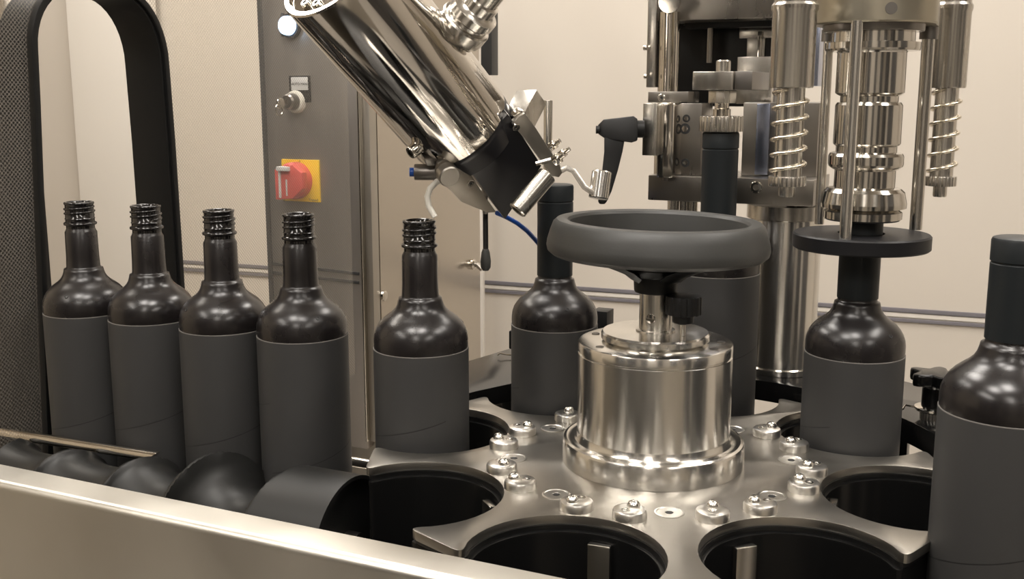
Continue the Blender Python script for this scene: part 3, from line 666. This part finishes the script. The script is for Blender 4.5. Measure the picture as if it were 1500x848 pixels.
# bracket box at the right
bx = at(769, 161, 83); MB().box((2.6, 2.0, 1.65), frame(bx, Wd, (Sd*.82-Td*.57))).build('bracket_block', 'steel', fh, bevel=.06)
hpoly([(752, 170), (762, 162), (772, 166), (758, 180)], 3.3, .6, 'bracket_tab', 'steel_polished', fh)
allen(hpl(755, 185, 3.55), Td, .30, .25, 'plate_screw', fh)
ra_, rb_ = at(803, 255, 79.5), at(757, 309, 79.0)
MB().lathe([(0, 0), (.6, 0), (.74, .1), (.74, (rb_-ra_).length-.1), (.66, (rb_-ra_).length), (.42, (rb_-ra_).length), (.42, (rb_-ra_).length-.5), (0, (rb_-ra_).length-.5)], frame(ra_, rb_-ra_), 36).build('roller', 'steel', fh)
dr = (rb_-ra_).normalized(); cyl(.41, rb_-dr*.5, rb_-dr*.42).build('roller_socket', 'ink', fh)
for (u, v, d_, r_) in ((806, 216, 79.2, .36), (812, 236, 78.8, .45), (820, 228, 79.3, .33)):
    p = at(u, v, d_); dd = (cr_*.7+cu_*.45-cf_*.5)
    hexa(r_, p, p+dd*.55).build('hex_bolt', 'steel_polished', fh, bevel=.04); cyl(r_*.5, p, p+dd*1.0, 16).build('bolt_end', 'steel_polished', fh)
cyl(.17, at(785, 240, 79.2), at(815, 232, 79.1), 12).build('cross_screw', 'steel', fh)
# crank arm
sb = [(822, 250), (830, 246), (840, 250), (848, 262), (856, 274), (868, 282), (884, 285)]
mb = MB(); rows = []
for i, (u, v) in enumerate(sb):
    a = V(sb[max(0, i-1)]); b = V(sb[min(len(sb)-1, i+1)]); tt = (b-a).normalized(); nn = V((-tt.y, tt.x))*4.2
    rows.append([mb.bm.verts.new(at(u+nn.x*k, v+nn.y*k, 78.6+dd_)) for k, dd_ in ((-1, -.6), (1, -.6), (1, .6), (-1, .6))])
for A, B in zip(rows, rows[1:]):
    for k in range(4): j = (k+1) % 4; mb.bm.faces.new((A[k], A[j], B[j], B[k]))
mb.bm.faces.new(rows[0][::-1]); mb.bm.faces.new(rows[-1]); mb.build('crank_arm', 'steel', fh, bevel=.05, ang=50)
pa_, pb_ = at(876.5, 291, 78.6), at(882, 250, 78.6)
MB().lathe([(0, 0), (.68, 0), (.74, .08), (.74, 1.95), (.66, 2.05), (0, 2.05)], frame(pa_, pb_-pa_), 36).build('crank_stud', 'steel_turned', fh)
# upper turned coupling
ua, ub = at(664, 56, 79), at(757, -62, 74.5); uf = frame(ua, ub-ua)
MB().lathe([(0, 0), (1.5, 0), (1.62, .12), (1.62, .5), (1.5, .6), (1.95, .7), (2.0, .85), (2.0, 1.7), (1.9, 1.85), (1.7, 1.9), (1.7, 2.15), (1.85, 2.3), (1.85, 2.9), (1.5, 3.05), (1.35, 3.2), (1.35, 3.9), (1.12, 4.0), (1.12, 9)], uf, 48).build('turned_coupling', 'steel', fh)
# blue hose
bh = [(728, 312), (742, 318), (758, 327), (772, 338), (784, 351), (798, 368)]
tag(MB().tube([at(u, v, 88+i*1.6) for i, (u, v) in enumerate(bh)], .2, 10).build('air_hose', 'blue', org=at(758, 327, 91)), 'thin blue air hose running down from the nozzle to the capped bottle', 'hose')
# vertical post behind the head
pq = at(803, 147, 100); o = cyl(.42, (pq.x, pq.y, .52), pq, 24).build('support_post', 'steel', bevel=.05, org=(pq.x, pq.y, .52)); tag(o, 'short upright steel post above the capped bottle left of the hand wheel', 'post')
# sensor box behind bottle
sx = thing('sensor_box', 'small black sensor box with white print beside the hub, behind a bottle', 'sensor', at(880, 475, 104))
pbox(866, 456, 889, 482, 104, 2, 'black_matte', 'housing', sx, .08)
for v in (462, 466.5, 471): pbox(878, v-1, 887.5, v+.6, 103.95, .06, 'label_white', 'print_line', sx, 0)
o = pbox(745, 485, 757, 512, 100, 1.2, 'black_matte', 'guide_clip', None, .15); tag(o, 'small black clip peeking out left of the capped bottle', 'clip')
# ================================================================== CAPPING HEAD over the right bottle
cxh, cyh = 15.45, 7.1
def Z(v): return zat(cxh, cyh, v)
def kpx(z): return FOC/depth((cxh, cyh, z))
ch = thing('capping_head', 'steel capping head with stepped spindle, thin rods and a black disc', 'machine head', (cxh, cyh, 15.2))
AX = frame((cxh, cyh, 0))
zd1, zd0 = Z(341), Z(363.5)
MB().lathe([(1.75, zd0), (4.95, zd0), (5.1, zd0+.12), (5.1, zd1-.12), (4.98, zd1), (1.75, zd1), (1.75, zd0)], AX, 72).build('disc', 'disc_black', ch)
prof = [(0, 17.42), (1.15, 17.42), (1.15, Z(322))]
def st(rp_, v): z = Z(v); prof.append((rp_/kpx(z), z))
for r_, v in ((52, 321.5), (55, 319), (55, 309), (50, 305), (60, 303), (60.5, 297), (57, 280), (52, 275), (43, 273), (43, 249), (47, 247), (52, 243), (53, 240), (53, 228), (51, 224), (43, 222), (43, 214), (46, 212), (47.5, 210), (47.5, 154), (45, 150), (41, 149), (41, 141), (45, 139), (48.7, 136), (48.7, 78), (50, 76), (66, 75), (67, 72), (67, 63), (59, 62), (59, 48), (67, 47), (67, 40), (67, 20), (0, 20)): st(r_, v)
MB().lathe(prof, AX, 72).build('spindle', 'steel_spindle', ch, ang=16)
zr0, zr1 = Z(37), Z(-60)
MB().lathe([(0, zr0), (4.3, zr0), (4.42, zr0+.12), (4.42, zr1), (0, zr1)], AX, 72).build('upper_ring', 'bronze_ring', ch)
MB().lathe([(3.0, zr0-.5), (3.55, zr0-.5), (3.6, zr0-.4), (3.6, zr0+.1), (3.0, zr0+.1)], AX, 64).build('ring_step', 'steel_dark', ch)
q = onpl(1305, 12, (cxh, cyh-4.3, 0), V((0, 1, 0))); nr_ = V((q.x-cxh, q.y-cyh, 0)).normalized(); p = V((cxh, cyh, q.z))+nr_*4.35
cyl(.42, p, p+nr_*.1, 24).build('radial_hole', 'steel_dark', ch)
for (u, v, r_) in ((1238, 349.8, .44), (1200, 328, .38), (1341, 336, .48)):
    b = onz(u, v, zd1); cyl(r_, b, (b.x, b.y, zr0+.1), 24).build('rod', 'bolt_steel' if u == 1238 else 'steel', ch)
    if u != 1238: MB().lathe([(0, 0), (r_+.2, 0), (r_+.2, .9), (0, .9)], frame((b.x, b.y, zr0-.9)), 20).build('rod_collar', 'steel_dark', ch)
# side clamp of the ring
rc = at(1361, 20, 80); MB().box((1.35, 2.6, 4.6), FM(rc+UP*1.4)).build('side_clamp', 'steel_dull', ch, bevel=.12)
# sprung plungers
def plunger(ub_, ut_, d_, k_, label):
    """upright tube with a coil spring round a rod; rows taken in this photograph"""
    pm = at(ub_, 262, d_); x, y = pm.x, pm.y; zz = lambda v: zat(x, y, v); kk = FOC/d_
    t = thing('sprung_plunger', label, 'plunger', (x, y, zz(288))); F_ = frame((x, y, 0))
    MB().lathe([(0, zz(128)), (30*k_/kk, zz(129)), (31*k_/kk, zz(127)), (31*k_/kk, zz(18)), (33*k_/kk, zz(14)), (33*k_/kk, zz(8)), (30*k_/kk, zz(4)), (30*k_/kk, zz(-60)), (0, zz(-60))], F_, 48).build('tube', 'steel', t)
    MB().lathe([(0, zz(262)), (20*k_/kk, zz(262)), (20*k_/kk, zz(128)), (0, zz(128))], F_, 36).build('rod', 'steel', t)
    knurl(27*k_/kk, zz(272), zz(258), F_, 18, .05).build('washer', 'steel', t, bevel=.04)
    MB().lathe([(0, zz(288)), (11*k_/kk, zz(288)), (12*k_/kk, zz(286)), (12*k_/kk, zz(272)), (0, zz(272))], F_, 24).build('nut', 'steel', t)
    z0, z1 = zz(259), zz(131); R_ = 24.5*k_/kk; n = 24*6
    MB().tube([(x+R_*math.cos(2*math.pi*5.6*i/n+.6), y+R_*math.sin(2*math.pi*5.6*i/n+.6), z0+(z1-z0)*i/n) for i in range(n+1)], 2.6*k_/kk, 8).build('spring', 'spring_steel', t, ang=80)
    return t
plunger(1153, 1160, 77, 1.0, 'left sprung steel plunger with a coil spring, beside the stepped spindle')
plunger(1378, 1385, 88, .82, 'right sprung steel plunger with a coil spring, behind the rods of the capping head')
# ================================================================== BACK CARRIAGE
GD = 102
bc = thing('head_carriage', 'steel carriage of plates and columns behind the hand wheel', 'machine frame', at(1060, 330, GD))
pbox(949, -40, 1192, 28, GD-3, 9, 'steel_mid', 'top_plate', bc, .12)
pbox(948, -40, 961, 128, GD-1, 1.2, 'steel', 'side_strip', bc, .08)
for u, v in ((981, 2), (1119, 3)):
    p = at(u, v, GD-3.4); MB().lathe([(0, -.3), (1.0, -.3), (1.05, -.15), (1.05, .1), (0, .1)], frame(p, -MN), 28).build('cover_screw', 'steel_polished', bc)
allen(at(948, 70, GD-1), -MX, .25, .35, 'side_screw', bc)
allen(at(948, 112, GD-1), -MX, .22, .3, 'side_screw', bc)
cyl(1.0, at(978, 152, GD), V((at(978, 152, GD).x, at(978, 152, GD).y, zat(at(978, 152, GD).x, at(978, 152, GD).y, 18)))).build('guide_column', 'steel_polished', bc)
pbox(990, 20, 1135, 156, GD+5, 2, 'black_deep', 'dark_back', bc, .1)
pbox(1003, 30, 1130, 40, GD+1, 2, 'black_matte', 'cross_rail', bc, .06)
pbox(1050, 30, 1128, 35.5, GD+.6, .5, 'steel_polished', 'rail_edge', bc, .04)
p0 = at(1039, 92, GD+3); cyl(.28, p0, V((p0.x, p0.y, p0.z+3.6))).build('thin_rod', 'steel_mid', bc)
pbox(1079, 83, 1131, 152, GD+3, 1, 'steel', 'slotted_plate', bc, .06)
pbox(1083, 40, 1131, 56, GD+3, 1, 'steel', 'slotted_plate', bc, .06)
pbox(1094, 55, 1120, 84, GD+3, 1, 'steel', 'slotted_plate', bc, .04)
pbox(1108, 46, 1114, 150, GD+2.8, .3, 'steel_polished', 'plate_rib', bc, .04)
# adjusting stud and block over the lifted bottle
q = V((5.2, 17.7, 0))
sd = thing('capsule_press', 'knurled steel press head on a hex stud above the lifted bottle', 'press head', (5.2, 17.7, ZB+4.4+30.6+1.9+.1))
def zb_(v): return zat(q.x, q.y, v)
kq_ = FOC/depth((q.x, q.y, 25)); F_ = frame((q.x, q.y, 0)); zt = ZB+4.4+13.2+17.4+1.9+.02
knurl(32/kq_, zt, zb_(170), F_, 22, .08).build('knurled_head', 'steel', sd, bevel=.04, ang=50)
MB().lathe([(0, zb_(172)), (13/kq_, zb_(172)), (13/kq_, zb_(160)), (10.5/kq_, zb_(158)), (10.5/kq_, zb_(148)), (0, zb_(148))], F_, 24).build('stud', 'steel_polished', sd)
hexa(20/kq_, (q.x, q.y, zb_(151)), (q.x, q.y, zb_(133))).build('hex_nut', 'steel', sd, bevel=.05)
zc0, zc1 = zb_(132), zb_(105)
MB().box((3.45, 3.6, zc1-zc0), FM(V((q.x, q.y, (zc0+zc1)/2))-MX*.45)).build('block', 'steel', sd, bevel=.08)
MB().box((1.5, 7.0, zc1-zc0), FM(V((q.x, q.y, (zc0+zc1)/2))+MX*2.05+MN*2.2)).build('block_arm', 'steel_dark', sd, bevel=.08)
MB().lathe([(0, zc1), (10.5/kq_, zc1), (10.5/kq_, zb_(90)), (9/kq_, zb_(88)), (0, zb_(88))], F_, 24).build('stud', 'steel', sd)
# left clamp block
pbox(962, 150, 987, 261, GD-4, 5, 'steel_polished', 'clamp_block', bc, .25)
pbox(986, 151, 1027, 260, GD-2.5, 4, 'steel_mid', 'clamp_plate', bc, .08)
pbox(941, 151, 962, 228, GD-4.6, 2.4, 'steel', 'clamp_jaw', bc, .1)
pbox(949, 134, 1008, 150, GD-2.5, 4, 'steel_mid', 'clamp_cap', bc, .08)
for u, v, r_ in ((1005.5, 173.5, .36), (1003.5, 188.5, .50), (1004, 238.5, .40)):
    p = onpl(u, v, at(1004, 200, GD-2.5), MN); o = cyl(r_, p+MN*.2, p-MN*.05, 20).build('bolt_hole', 'ink', bc)
    cyl(r_*.6, p+MN*.1, p-MN*.08, 6).build('bolt_recess', 'steel_polished', bc)
allen(at(970, 143, GD-2.8), -MN, .35, .3, 'side_screw', bc)
p0 = at(965, 266, GD); cyl(.5, p0, p0+UP*2.6).build('short_rod', 'steel', bc); 
p0 = at(977, 264, GD-2); cyl(.7, p0, p0+UP*.5).build('short_rod', 'steel_dark', bc)
# right body
pbox(1087, 150, 1198, 262, GD-4, 6, 'steel_mid', 'main_body', bc, .12)
pbox(1107, 152, 1126, 256, GD-4.4, .5, 'steel_blue_reflection', 'reflection_strip', bc, .05)  # bluish reflection on the body, built as a coloured strip
pbox(1186, 28, 1200, 126, GD-2, 3, 'steel_blue_reflection', 'upright_plate', bc, .06)  # plate coloured by the bluish reflection on it
pbox(949, 260, 1192, 298, GD-5, 9, 'steel_mid', 'bottom_plate', bc, .12)
pbox(1060, 272, 1192, 297, GD-5.2, .3, 'steel_blue_reflection', 'face_reflection', bc, .05)  # bluish reflection along the bottom plate, built as a thin strip
pbox(1090, 262, 1127, 286, GD-5.8, .8, 'bronze_ring', 'screw_plate', bc, .08)
allen(onpl(1108.5, 274, at(1108, 274, GD-5.8), MN), -MN, .55, .35, 'plate_screw', bc)
for u, r_ in ((986, .55), (1002, .45), (1014, .5), (1160, .55), (1176, .5)):
    p0 = at(u, 312, GD-1); cyl(r_, p0, p0+UP*1.4, 20).build('short_rod', 'steel', bc)
# main column behind
cq = at(1146, 430, 101); cz0 = 1.02; kc = FOC/101
mc = thing('main_column', 'wide polished steel column standing on the black guide ring', 'column', (cq.x, cq.y, cz0))
CR = 51/kc
MB().lathe([(0, cz0), (CR+.25, cz0), (CR+.25, cz0+.5), (CR, cz0+.6), (CR, zat(cq.x, cq.y, 310)), (0, zat(cq.x, cq.y, 310))], frame((cq.x, cq.y, 0)), 72).build('column_tube', 'steel_turned', mc)
MB().lathe([(0, zat(cq.x, cq.y, 321)), (CR*.95, zat(cq.x, cq.y, 321)), (CR+.3, zat(cq.x, cq.y, 318)), (CR+.3, zat(cq.x, cq.y, 299)), (0, zat(cq.x, cq.y, 299))], frame((cq.x, cq.y, 0)-0*UP if False else (cq.x, cq.y, 0)), 72).build('column_collar', 'steel', mc)
# clamping lever with black handle
JD = 96
jl = thing('clamping_lever', 'black plastic clamping lever hanging beside the carriage block', 'lever', at(905, 190, JD))
cyl(.78, at(928, 189, JD), at(943, 189, JD), 28).build('collar', 'black_matte', jl)
MB().hull([at(u, v, JD+dd) for u, v, e in ((884, 175, .8), (928, 170, 1), (934, 174, 1), (934, 206, 1), (925, 209, 1), (886, 203, .8), (876, 196, .5), (876, 183, .5)) for dd in (-1.1*e, 1.1*e)]).build('lever_hub', 'black_matte', jl, bevel=.15)
mb = MB(); rows = []
for (ul, ur, v, th) in ((885, 916, 200, .9), (885, 912, 222, .75), (882, 905, 250, .65), (878, 896, 280, .55), (876, 889, 295, .45), (878, 886, 299, .25)):
    rows.append([mb.bm.verts.new(at(u, v, JD+dd)) for u, dd in ((ul, -th), (ur, -th), (ur, th), (ul, th))])
for A, B in zip(rows, rows[1:]):
    for k in range(4): j = (k+1) % 4; mb.bm.faces.new((A[k], A[j], B[j], B[k]))
mb.bm.faces.new(rows[0][::-1]); mb.bm.faces.new(rows[-1]); mb.build('handle', 'black_matte', jl, bevel=.14, ang=50)
cyl(.35, at(878, 190, JD-.5), at(873, 190, JD-.5), 16).build('button', 'black_matte', jl)
# star knob on the guide ring at right
kp = onz(1366, 613, 1.0)
p = []
for i in range(96):
    a = 2*math.pi*i/96; r = 1.75+.42*math.cos(5*a+.6); p.append((r*math.cos(a), r*math.sin(a)))
sk = MB().prism(p, 0, 1.0, frame(kp+UP*2.9)).build('star_knob', 'black_gloss', gring, bevel=.22, ang=60); sk['label'] = 'black winged star knob on a threaded steel stud'
MB().lathe([(0, 0), (1.35, 0), (1.45, .1), (1.45, .28), (1.3, .36), (0, .36)], frame(kp+UP*.7), 36).build('washer', 'steel_polished', sk)
knurl(1.0, 0, .72, frame(kp), 20, .04).build('threaded_collar', 'steel', sk)
MB().lathe([(.95, 0), (.95, 1.6), (1.3, 2.1), (0, 2.1)], frame(kp+UP*1.06), 36).build('stem', 'black_gloss', sk)
MB().tube([kp+V(a) for a in ((-2.4, -.2, .75), (-2.1, .3, .95), (-1.3, .2, .85), (-.9, 0, .85))], .08, 8).build('spring_clip', 'steel_polished', sk)

for o in bpy.data.objects:
    if '_o' in o: del o['_o']
